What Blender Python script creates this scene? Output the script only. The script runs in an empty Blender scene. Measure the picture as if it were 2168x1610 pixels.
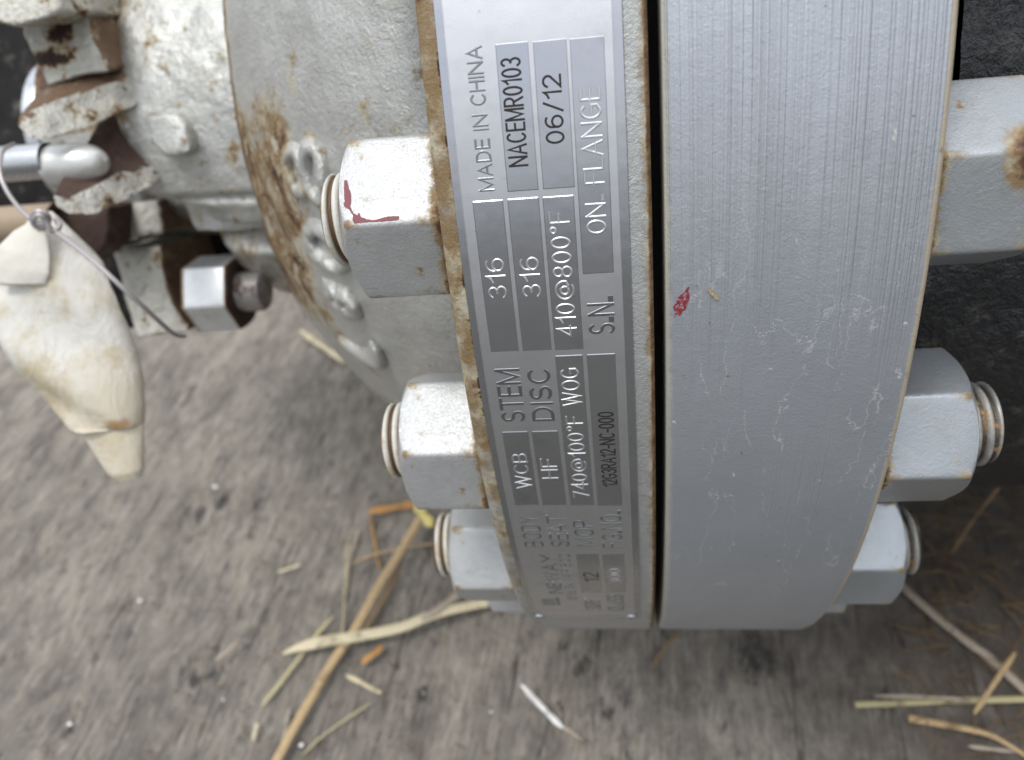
import bpy, bmesh, math, random
import numpy as np
from mathutils import Vector, Matrix, noise as mn
random.seed(7)
SC = bpy.context.scene
COL = SC.collection
rad = math.radians

# ------------------------------------------------------------------ camera, sky, sun, exposure
ELEV = 23.0                                   # height of the view above the flange's middle, degrees
AL = rad(90 - ELEV)
R = 0.31402                                   # flange radius (m)
VM = Matrix.Translation((0, 0, R)) @ Matrix.Rotation(AL, 4, 'X')      # valve frame: x = flange axis, z = towards the viewer
CAMR = Matrix(((0.98965981, 0.03837093, 0.13820686), (-0.08249041, 0.94052069, 0.32956967), (-0.11734051, -0.3375626, 0.93396076)))
CAML = Vector((-0.010965, 0, 0.524056))
FPX, PW, PH = 1697.63, 2168.0, 1610.0
cam = bpy.data.cameras.new('camera'); camo = bpy.data.objects.new('camera', cam); COL.objects.link(camo)
camo.matrix_world = VM @ Matrix.Translation(CAML) @ CAMR.to_4x4()
cam.sensor_width = 36; cam.lens = FPX / PW * 36; cam.clip_start = 0.01; cam.clip_end = 500
cam.dof.use_dof = True; cam.dof.focus_distance = 0.222; cam.dof.aperture_fstop = 10.5
SC.camera = camo
SC.render.resolution_x = 1024; SC.render.resolution_y = 760

SUN_EL, SUN_AZ = 70.0, 222.0                  # azimuth from +X, counter-clockwise: high, a little to the left and on the viewer's side
sd = Vector((math.cos(rad(SUN_EL)) * math.cos(rad(SUN_AZ)), math.cos(rad(SUN_EL)) * math.sin(rad(SUN_AZ)), math.sin(rad(SUN_EL))))
sl = bpy.data.lights.new('sun', 'SUN'); sl.energy = 1.25; sl.angle = rad(16); sl.color = (1, .98, .95)
so = bpy.data.objects.new('sun', sl); COL.objects.link(so); so.rotation_euler = sd.to_track_quat('Z', 'Y').to_euler()
SC.view_settings.view_transform = 'Standard'; SC.view_settings.look = 'None'
SC.view_settings.exposure = 0.40; SC.view_settings.gamma = 1

# ------------------------------------------------------------------ node helper
class NT:
    def __init__(s, tree): s.t = tree; s.n = tree.nodes; s.l = tree.links
    def put(s, inp, v):
        if isinstance(v, bpy.types.NodeSocket): s.l.new(v, inp)
        elif v is not None:
            if hasattr(inp, 'default_value'):
                try: inp.default_value = v
                except Exception: inp.default_value = tuple(v) + (1,)
    def node(s, k, **kw):
        n = s.n.new(k)
        for a, b in kw.items(): setattr(n, a, b)
        return n
    def m(s, op, a, b=None, c=None, clamp=False):
        n = s.node('ShaderNodeMath', operation=op, use_clamp=clamp)
        for i, v in enumerate((a, b, c)):
            if v is not None: s.put(n.inputs[i], v)
        return n.outputs[0]
    def add(s, a, b): return s.m('ADD', a, b)
    def mul(s, a, b): return s.m('MULTIPLY', a, b)
    def ss(s, v, lo, hi):                    # smooth step, may be falling
        n = s.node('ShaderNodeMapRange', interpolation_type='SMOOTHSTEP')
        inv = lo > hi
        s.put(n.inputs[0], v); n.inputs[1].default_value = min(lo, hi); n.inputs[2].default_value = max(lo, hi)
        n.inputs[3].default_value = 1 if inv else 0; n.inputs[4].default_value = 0 if inv else 1
        return n.outputs[0]
    def noise(s, vec, scale, detail=4, rough=.55, dist=0, col=False, dim='3D'):
        n = s.node('ShaderNodeTexNoise', noise_dimensions=dim)
        if dim == '1D': s.put(n.inputs['W'], vec)
        else: s.put(n.inputs['Vector'], vec)
        n.inputs['Scale'].default_value = scale; n.inputs['Detail'].default_value = detail
        n.inputs['Roughness'].default_value = rough; n.inputs['Distortion'].default_value = dist
        return n.outputs['Color' if col else 'Fac']
    def vor(s, vec, scale, feat='F1', rnd=1):
        n = s.node('ShaderNodeTexVoronoi', feature=feat); s.put(n.inputs['Vector'], vec)
        n.inputs['Scale'].default_value = scale; n.inputs['Randomness'].default_value = rnd
        return n.outputs['Distance']
    def sc(s, vec, k):
        n = s.node('ShaderNodeMapping'); s.put(n.inputs['Vector'], vec)
        n.inputs['Scale'].default_value = k; return n.outputs[0]
    def off(s, vec, k):
        n = s.node('ShaderNodeMapping'); s.put(n.inputs['Vector'], vec)
        n.inputs['Location'].default_value = k; return n.outputs[0]
    def vadd(s, a, b, k=1):
        n = s.node('ShaderNodeVectorMath', operation='MULTIPLY_ADD'); s.put(n.inputs[0], b); n.inputs[1].default_value = (k, k, k); s.put(n.inputs[2], a)
        return n.outputs[0]
    def mix(s, f, a, b):
        n = s.node('ShaderNodeMix', data_type='RGBA')
        s.put(n.inputs[0], f)
        for i, v in ((6, a), (7, b)):
            if isinstance(v, (tuple, list)): v = tuple(v)[:3] + (1,)
            s.put(n.inputs[i], v)
        return n.outputs[2]
    def ramp(s, f, pts):
        n = s.node('ShaderNodeValToRGB'); e = n.color_ramp.elements
        while len(e) < len(pts): e.new(.5)
        for i, (p_, c) in enumerate(pts): e[i].position = p_; e[i].color = tuple(c) + (1,)
        s.put(n.inputs[0], f); return n.outputs[0]
    def bump(s, h, dist, strength=1, prev=None):
        n = s.node('ShaderNodeBump'); s.put(n.inputs['Height'], h); n.inputs['Distance'].default_value = dist
        n.inputs['Strength'].default_value = strength
        if prev is not None: s.put(n.inputs['Normal'], prev)
        return n.outputs[0]

w = bpy.data.worlds.new('World'); SC.world = w; w.use_nodes = True
N = NT(w.node_tree); bg = w.node_tree.nodes['Background']
sky = N.node('ShaderNodeTexSky', sky_type='NISHITA'); sky.sun_disc = False
sky.sun_elevation = rad(SUN_EL); sky.sun_rotation = rad(90 - SUN_AZ); sky.dust_density = 2.0
tcw = N.node('ShaderNodeTexCoord').outputs['Generated']
cl = N.noise(N.sc(tcw, (1, 1, 1.8)), 2.6, 8, .62, .6)
cov = N.ss(cl, .30, .48)
cb = N.noise(N.off(tcw, (3, 1, 2)), 4.0, 6, .6)
cc = N.mix(N.ss(cb, .3, .75), (6.6, 7.0, 7.7), (12.6, 12.9, 13.3))
sz = N.node('ShaderNodeSeparateXYZ'); N.put(sz.inputs[0], tcw)
ov = N.m('MULTIPLY_ADD', N.m('MAXIMUM', sz.outputs[2], 0), 1.0, .22)      # overcast sky: brighter overhead than at the horizon
ccv = N.node('ShaderNodeVectorMath', operation='SCALE'); N.put(ccv.inputs[0], cc); N.put(ccv.inputs['Scale'], ov)
N.put(bg.inputs['Color'], N.mix(cov, sky.outputs[0], ccv.outputs[0])); bg.inputs['Strength'].default_value = 0.13

def mat(name, build):
    m_ = bpy.data.materials.new(name); m_.use_nodes = True
    t = NT(m_.node_tree); b = m_.node_tree.nodes['Principled BSDF']
    tc = t.node('ShaderNodeTexCoord').outputs['Object']
    sx = t.node('ShaderNodeSeparateXYZ'); t.put(sx.inputs[0], tc)
    r = build(t, tc, sx.outputs[0], sx.outputs[1], sx.outputs[2])
    for k, v in r.items(): t.put(b.inputs[k], (tuple(v) + (1,)) if isinstance(v, tuple) and len(v) == 3 and k == 'Base Color' else v)
    return m_

RUST_D = (.028, .013, .009); RUST_M = (.105, .050, .025); OCHRE = (.225, .150, .070); CREAM = (.46, .41, .29)
def rusted(t, base, amt, v):
    """amt 0..1: paint -> cream stain -> ochre -> rust brown"""
    a = t.m('MULTIPLY_ADD', t.m('SUBTRACT', t.noise(v, 260, 6, .75), .5), .8, amt)
    a = t.mul(a, t.ss(amt, 0, .12))
    col = t.mix(t.ss(a, .08, .50), base, t.mix(t.ss(v_n(t, v), .4, .65), OCHRE, CREAM))
    col = t.mix(t.ss(a, .38, .70), col, OCHRE)
    col = t.mix(t.ss(a, .6, .82), col, RUST_M)
    col = t.mix(t.ss(a, .8, .98), col, RUST_D)
    return col, a
def v_n(t, v): return t.noise(v, 120, 3)

# ---- valve paint family (object space = valve frame, metres)
def paint(base, spots=.0, grain=.00022, gscale=900, rough=.42, lump=0, extra=None, metal=0):
    def f(t, v, x, y, z):
        n1 = t.noise(v, 38, 5, .65)
        amt = t.mul(t.m('MAXIMUM', t.ss(n1, .54, .76), t.mul(t.ss(t.noise(t.off(v, (.15, .4, .1)), 110, 5, .7), .52, .72), .55)), spots) if spots else 0.0
        if extra: amt = t.m('MAXIMUM', amt, extra(t, v, x, y, z))
        bcol = t.mix(t.noise(v, 70, 5, .6), tuple(c * .82 for c in base), tuple(min(1, c * 1.12) for c in base))
        bcol = t.mix(t.mul(t.ss(t.noise(t.off(v, (.7, .2, .3)), 55, 6, .75), .52, .72), .35), bcol, (.30, .29, .24))
        bcol = t.mix(t.mul(t.ss(t.noise(t.off(v, (.3, .1, 0)), 520, 3, .7), .62, .75), .22), bcol, (.22, .2, .15))
        col, a = rusted(t, bcol, amt, v)
        h = t.add(t.noise(v, gscale, 3, .6, 1.5), t.mul(t.noise(v, gscale * .31, 4, .6, 2.0), 1.3))
        nb = t.bump(h, grain)
        if lump: nb = t.bump(t.noise(v, 60, 5, .6), lump, 1, nb)
        nb = t.bump(t.mul(a, t.noise(v, 700, 5, .7)), .0004, .7, nb)
        return {'Base Color': col, 'Roughness': t.m('MULTIPLY_ADD', t.ss(a, .3, .7), .35, rough), 'Normal': nb, 'Metallic': t.mul(t.ss(a, .45, .12), metal)}
    return f

def angle(t, y, z): return t.m('ARCTAN2', t.mul(y, -1), z)

def rim_rust(t, v, x, y, z):                  # left flange: ochre strip beside the plate, brown line on the joint's edge
    n = t.noise(v, 95, 5, .7); nf = t.noise(t.off(v, (.2, 0, 0)), 330, 4, .7)
    strip = t.mul(t.ss(x, -.0515, -.0530), t.m('MULTIPLY_ADD', n, 1.25, -.10))
    strip = t.m('MAXIMUM', strip, t.mul(t.ss(x, -.0546, -.0536), t.mul(t.ss(x, -.051, -.0530), t.ss(n, .42, .60))))
    strip = t.mul(strip, t.m('MULTIPLY_ADD', t.ss(angle(t, y, z), .75, .2), .6, .35))
    pits = t.mul(t.ss(x, -.0525, -.0555), t.mul(t.ss(nf, .60, .70), .9))
    joint = t.mul(t.ss(t.m('MULTIPLY_ADD', n, .0012, x), -.0036, -.0022), .74)
    loose = t.mul(t.ss(t.m('MULTIPLY_ADD', nf, .004, x), -.0040, -.0015), .34)
    r_ = t.m('MAXIMUM', t.m('MAXIMUM', strip, pits), t.m('MAXIMUM', joint, loose))
    return t.m('MAXIMUM', r_, t.mul(t.ss(t.noise(t.off(v, (0, .5, 0)), 210, 4, .7), .66, .74), .6))
def dome_rust(t, v, x, y, z):
    a = angle(t, y, z); st = t.sc(v, (1.1, .6, .6)); n = t.noise(st, 62, 7, .72, 1.2)
    band = t.mul(t.ss(t.m('MULTIPLY_ADD', t.noise(v, 30, 2), .03, x), -.120, -.145), t.m('MULTIPLY', t.ss(a, -.13, .04), t.ss(a, .75, .5)))
    r1 = t.mul(band, t.m('MULTIPLY_ADD', n, 3.0, -.92))
    r1 = t.m('MAXIMUM', r1, t.mul(band, t.mul(t.ss(t.noise(t.sc(v, (1.5, .45, .45)), 110, 5, .7, .8), .60, .68), .98)))
    edge = t.mul(t.ss(t.m('MULTIPLY_ADD', n, .006, x), -.1755, -.1805), .78)
    low = t.mul(t.ss(t.noise(t.off(v, (0, .1, .2)), 75, 5, .7), .6, .74), t.mul(t.ss(a, .2, .5), .45))
    return t.m('MAXIMUM', t.m('MAXIMUM', r1, edge), low)
def face_grooves(t, v, x, y, z):              # lathe marks round the right flange, worn away towards the bottom
    a = angle(t, y, z)
    g = t.noise(t.mul(x, 1), 620, 2, .5, dim='1D'); g2 = t.noise(x, 1500, 1, .5, dim='1D')
    am = t.m('MULTIPLY_ADD', t.noise(t.sc(v, (75, 7, 7)), 1, 3, .6), 1.0, t.mul(a, -1))
    m_ = t.m('MAXIMUM', t.ss(am, .20, .50), t.mul(t.mul(t.ss(x, .028, .034), t.ss(x, .054, .048)), t.mul(t.mul(t.ss(a, .3, .38), t.ss(a, .52, .42)), .5)))
    return t.mul(t.add(t.mul(g, .8), t.mul(g2, .6)), m_)
def right_paint(t, v, x, y, z):
    a = angle(t, y, z)
    base = t.mix(t.noise(v, 45, 4), (.41, .43, .46), (.49, .51, .54))
    # dried drip lines: contours of a stretched noise, only here and there
    wv = t.vadd(t.sc(v, (1, .17, .17)), t.noise(v, 140, 4, .6, col=True), .0045)
    c1 = t.m('ABSOLUTE', t.m('SUBTRACT', t.noise(wv, 62, 2, .5), .5))
    c2 = t.m('ABSOLUTE', t.m('SUBTRACT', t.noise(t.off(wv, (.4, .2, 0)), 48, 2, .5), .52))
    line = t.m('MAXIMUM', t.ss(c1, .0042, .001), t.ss(c2, .0034, .0008))
    zone = t.mul(t.ss(t.noise(t.off(v, (0, 0, .7)), 70, 3, .6), .40, .50), t.ss(a, .02, .25))
    line = t.mul(line, zone)
    smear = t.mul(t.ss(t.noise(t.sc(v, (1.2, .8, .8)), 210, 4, .75), .64, .70), t.mul(t.ss(a, -.1, .15), .7))
    sp = t.ss(t.vor(t.vadd(t.sc(v, (1, .6, .6)), t.noise(v, 420, 4, .7, col=True), .0045), 150), .085, .05); sp = t.mul(sp, t.ss(t.noise(v, 300, 2), .5, .6))
    col = t.mix(t.mul(line, .42), base, (.52, .50, .45))
    col = t.mix(t.mul(smear, .4), col, (.50, .47, .40))
    col = t.mix(t.mul(sp, .85), col, (.66, .63, .55))
    dk = t.mul(t.ss(t.vor(t.vadd(t.off(v, (.3, .3, .1)), t.noise(v, 380, 4, .7, col=True), .005), 85), .05, .03), .6)
    col = t.mix(dk, col, (.16, .11, .05))
    le = t.mul(t.ss(t.m('MULTIPLY_ADD', t.noise(v, 300, 4), .002, x), .0042, .0024), .75)
    col = t.mix(le, col, (.50, .48, .38))
    col = t.mix(t.mul(t.ss(t.m('MULTIPLY_ADD', t.noise(v, 420, 4), .0012, x), .0016, .0009), t.ss(t.noise(v, 90, 3), .45, .6)), col, OCHRE)
    re = t.ss(t.m('MULTIPLY_ADD', t.noise(v, 380, 4), .0012, x), .0664, .0669)
    col = t.mix(re, col, t.mix(t.ss(t.noise(v, 170, 4, .7), .6, .72), (.40, .34, .25), (.17, .08, .035)))
    nb = t.bump(face_grooves(t, v, x, y, z), .00060)
    nb = t.bump(t.add(t.noise(v, 1300, 3, .6), t.noise(v, 330, 3)), .00012, 1, nb)
    nb = t.bump(t.add(line, t.mul(smear, .5)), .00007, .6, nb)
    return {'Base Color': col, 'Roughness': t.m('MULTIPLY_ADD', t.noise(v, 130, 3), .14, .30), 'Metallic': t.mul(t.m('SUBTRACT', 1, t.m('MAXIMUM', t.mul(line, .5), t.m('MAXIMUM', sp, t.m('MAXIMUM', le, re)))), .6), 'Normal': nb}
def nut_rust(t, v, x, y, z):                  # nut frame: x = 0 at the flange face
    rr = t.m('SQRT', t.add(t.mul(y, y), t.mul(z, z)))
    n = t.noise(v, 120, 5, .7); inf = t.node('ShaderNodeObjectInfo').outputs['Random']
    n2 = t.noise(t.vadd(v, v, 0), 75, 4, .65)
    base = t.mul(t.ss(t.m('MULTIPLY_ADD', n, -.010, x), .0005, -.0045), .85)
    cor = t.mul(t.ss(t.m('MULTIPLY_ADD', n2, .0045, rr), .0274, .0286), t.mul(t.m('MAXIMUM', t.ss(x, .018, .03), t.ss(x, .012, .0)), .62))
    sp = t.mul(t.ss(n2, .60, .72), .5)
    return t.m('MAXIMUM', t.m('MAXIMUM', base, cor), sp)
def nut_rust_big(t, v, x, y, z):
    dv = t.node('ShaderNodeVectorMath', operation='DISTANCE'); t.put(dv.inputs[0], t.sc(v, (1, .7, 1))); dv.inputs[1].default_value = (.0235, -.001, .026)
    return t.m('MAXIMUM', nut_rust(t, v, x, y, z), t.mul(t.ss(t.m('MULTIPLY_ADD', t.noise(v, 140, 4, .6), -.006, dv.outputs['Value']), .0085, -.003), 1.0))

M = {}
M['flange'] = mat('dirty_grey_paint', paint((.45, .455, .44), .5, .00022, 900, .42, .0006, rim_rust, .45))
M['flange_right'] = mat('machined_grey_paint', right_paint)
M['dome'] = mat('rough_cast_paint', paint((.52, .518, .49), .6, .00042, 620, .38, .0012, dome_rust, .5))
def _neck(t, v, x, y, z):
    a = angle(t, y, z); n = t.noise(t.sc(v, (1.6, .5, .5)), 60, 6, .72, 1)
    r1 = t.mul(t.ss(t.m('MULTIPLY_ADD', n, .022, x), -.244, -.258), t.mul(t.ss(a, .02, -.10), t.m('MULTIPLY_ADD', n, .9, .30)))
    r2 = t.mul(t.ss(a, .40, .5), t.mul(t.ss(n, .42, .62), .5))
    return t.m('MAXIMUM', r1, r2)
M['neck'] = mat('cast_paint', paint((.52, .52, .485), 1.0, .00035, 520, .36, .0028, _neck, .55))
M['cast'] = mat('lumpy_cast_paint', paint((.50, .485, .43), 1.9, .0008, 430, .38, .005, None, .4))
M['nut'] = mat('white_nut_paint', paint((.50, .505, .50), .45, .00014, 1150, .38, 0, nut_rust, .4))
M['nut_grey'] = mat('grey_nut_paint', paint((.42, .445, .465), .25, .00010, 1100, .30, 0, nut_rust, .6))
M['nut_orange'] = mat('grey_nut_paint_with_rust_bloom', paint((.40, .42, .43), .35, .00010, 1100, .32, 0, nut_rust_big, .5))
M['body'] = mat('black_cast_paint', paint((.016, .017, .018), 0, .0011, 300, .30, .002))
M['hub'] = mat('dark_grey_paint', paint((.20, .21, .21), .6, .0003, 500, .5, .001))  # the hub's own darker grey paint
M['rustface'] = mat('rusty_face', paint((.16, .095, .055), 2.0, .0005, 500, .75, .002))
M['shade_black'] = mat('painted_recess_shade', paint((.006, .0045, .004), .1, .0005, 400, .9, .002))  # near-black colour standing in for the shade of the recess
M['tan'] = mat('tan_steel', paint((.36, .27, .18), .5, .0001, 400, .5, 0))
def _eye(t, v, x, y, z): return t.mul(t.ss(t.m('MULTIPLY_ADD', t.noise(v, 60, 3), .012, x), -.258, -.244), .85)
M['eye'] = mat('eye_bolt_paint', paint((.66, .66, .63), .3, .0001, 900, .3, 0, _eye, .5))
def _yoke_end(t, v, x, y, z): return t.m('MAXIMUM', t.mul(t.ss(x, .0255, .0275), .97), t.mul(t.ss(x, .003, 0), .7))
M['nut_yoke'] = mat('yoke_nut_paint', paint((.72, .74, .75), 0, .0001, 1200, .28, 0, _yoke_end, .5))
M['redrust'] = mat('red_brown_rust', paint((.075, .040, .028), .3, .0008, 400, .75, .003))
M['black'] = mat('gasket_black', lambda t, v, x, y, z: {'Base Color': (.006, .006, .007), 'Roughness': .9})
M['red'] = mat('red_paint', lambda t, v, x, y, z: {'Base Color': t.mix(t.ss(t.noise(v, 900, 4, .7), .56, .68), (.17, .018, .028), (.09, .02, .024)), 'Roughness': .5, 'Normal': t.bump(t.noise(v, 1500, 3), .0001)})
def _red2(t, v, x, y, z):
    return {'Base Color': t.mix(t.ss(t.noise(v, 700, 5, .7), .5, .6), (.24, .02, .035), (.28, .28, .27)), 'Roughness': .5, 'Normal': t.bump(t.noise(v, 1200, 3), .0001)}
M['red_worn'] = mat('worn_red_paint', _red2)
def _stud(t, v, x, y, z):
    rr = t.m('SQRT', t.add(t.mul(y, y), t.mul(z, z)))
    gr = t.ss(rr, .0139, .0128); n = t.noise(v, 160, 5, .7)
    col = t.mix(t.mul(gr, .9), t.mix(n, (.26, .25, .22), (.42, .42, .40)), (.05, .03, .015))
    col = t.mix(t.ss(n, .52, .68), col, (.33, .19, .07))
    return {'Base Color': col, 'Metallic': t.mul(t.ss(n, .6, .45), .55), 'Roughness': .42, 'Normal': t.bump(t.noise(v, 900, 4), .0002)}
M['stud'] = mat('threaded_steel', _stud)
M['yoke_stud'] = mat('bright_thread', lambda t, v, x, y, z: {'Base Color': t.mix(t.ss(t.noise(v, 110, 4, .7), .5, .65), (.45, .43, .42), (.10, .05, .03)), 'Metallic': .6, 'Roughness': .35})
def _studw(t, v, x, y, z):
    rr = t.m('SQRT', t.add(t.mul(y, y), t.mul(z, z)))
    gr = t.ss(rr, .0140, .0130); n = t.noise(v, 160, 5, .7)
    col = t.mix(gr, t.mix(t.ss(n, .45, .7), (.62, .60, .54), (.45, .32, .14)), (.10, .055, .022))
    return {'Base Color': col, 'Roughness': .5, 'Normal': t.bump(t.noise(v, 900, 4), .0002)}
M['stud_painted'] = mat('painted_thread', _studw)
M['steel'] = mat('bright_steel', lambda t, v, x, y, z: {'Base Color': (.55, .56, .58), 'Metallic': 1, 'Roughness': t.m('MULTIPLY_ADD', t.noise(v, 200, 4), .3, .12)})

# ---- name plate metals
def metal(base, r0, fine, dirt_shade=.4, aniso=0):
    def f(t, v, x, y, z):
        st = t.sc(v, (1, .06, .06))
        n = t.noise(v, 60, 6, .7); br = t.noise(st, 2600, 2, .5)
        col = t.mix(t.mul(t.ss(n, .5, .75), dirt_shade), base, tuple(c * .62 for c in base))
        col = t.mix(t.mul(t.ss(t.noise(t.off(v, (.1, 0, 0)), 330, 5, .75), .66, .74), dirt_shade), col, (.16, .14, .11))
        nb = t.bump(t.add(t.mul(br, fine), t.mul(t.noise(v, 3000, 2), fine)), .00004)
        nb = t.bump(t.noise(v, 42, 3), .0007, .5, nb)
        return {'Base Color': col, 'Metallic': 1, 'Roughness': t.m('MULTIPLY_ADD', n, .16, r0), 'Normal': nb}
    return f
M['plate_frost'] = mat('frosted_steel', metal((.66, .66, .67), .34, .7))
M['plate_polish'] = mat('polished_steel', metal((.52, .525, .545), .16, .4))
M['plate_letter'] = mat('raised_steel', metal((.70, .70, .70), .30, .3, .1))
M['plate_dark'] = mat('stamped_mark', lambda t, v, x, y, z: {'Base Color': (.018, .014, .012), 'Roughness': .7})

# ------------------------------------------------------------------ mesh helpers
def link(name, me, m_=None, parent=None, mw=None, smooth=True, sharp=35, **props):
    o = bpy.data.objects.new(name, me); COL.objects.link(o)
    if m_ is not None and len(me.materials) == 0: me.materials.append(m_)
    if smooth and len(me.polygons):
        me.polygons.foreach_set('use_smooth', [True] * len(me.polygons))
        if sharp: me.set_sharp_from_angle(angle=rad(sharp))
    if parent is not None: o.parent = parent
    if mw is not None: o.matrix_basis = mw
    for k, v in props.items(): o[k] = v
    return o
def mesh(name, vs, fs):
    me = bpy.data.meshes.new(name); me.from_pydata([tuple(v) for v in vs], [], fs); me.update(); return me
def grid(name, fn, nu, nv, closeu=False, closev=False):
    vs = [fn(i, j) for i in range(nu) for j in range(nv)]; fs = []
    for i in range(nu if closeu else nu - 1):
        for j in range(nv if closev else nv - 1):
            a, b = i * nv + j, ((i + 1) % nu) * nv + j; c, d = ((i + 1) % nu) * nv + (j + 1) % nv, i * nv + (j + 1) % nv
            fs.append((a, b, c, d))
    return mesh(name, vs, fs)
def lathe(name, prof, n=360, cap=False, wob=0, wscale=20):
    def fn(i, j):
        a = 2 * math.pi * i / n; x, r = prof[j]
        v = Vector((x, -r * math.sin(a), r * math.cos(a)))
        if wob: v += mn.noise_vector(v * wscale) * wob
        return v
    return grid(name, fn, n, len(prof), closeu=True)
def recalc(me):
    bm = bmesh.new(); bm.from_mesh(me); bmesh.ops.recalc_face_normals(bm, faces=bm.faces); bm.to_mesh(me); bm.free(); return me
def prof_round(pts, r=.0012, seg=4):
    """round the inner corners of an open profile"""
    out = [pts[0]]
    for i in range(1, len(pts) - 1):
        p0, p1, p2 = (Vector(p) for p in pts[i - 1:i + 2])
        d0, d1 = (p0 - p1), (p2 - p1); rr = min(r, d0.length * .45, d1.length * .45)
        a, b = p1 + d0.normalized() * rr, p1 + d1.normalized() * rr
        for k in range(seg + 1):
            t = k / seg; out.append(tuple((1 - t) ** 2 * a + 2 * t * (1 - t) * p1 + t * t * b))
    return out + [pts[-1]]
def dense(pts, step):
    out = [pts[0]]
    for a, b in zip(pts, pts[1:]):
        n = max(1, int(math.hypot(b[0] - a[0], b[1] - a[1]) / step))
        out += [(a[0] + (b[0] - a[0]) * k / n, a[1] + (b[1] - a[1]) * k / n) for k in range(1, n + 1)]
    return out
def cyl(x, s, r=R, h=0):                      # x along the axis, s = arc length on the flange rim
    a = s / r; return Vector((x, -(r + h) * math.sin(a), (r + h) * math.cos(a)))
def ray(u, v):
    return CAMR @ Vector(((u - PW / 2) / FPX, -(v - PH / 2) / FPX, -1))
def vp(u, v, d): return CAML + ray(u, v) * d  # a photo direction at a depth -> valve frame
def on_cyl(u, v, r):
    d = ray(u, v); A = d.y ** 2 + d.z ** 2; B = 2 * (CAML.y * d.y + CAML.z * d.z); K = CAML.y ** 2 + CAML.z ** 2 - r * r
    return CAML + d * ((-B - math.sqrt(max(0, B * B - 4 * A * K))) / 2 / A)
def ground(u, v, h=.002):
    o = VM @ CAML; d = (VM.to_3x3() @ ray(u, v)); return o + d * ((h - o.z) / d.z)

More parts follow.
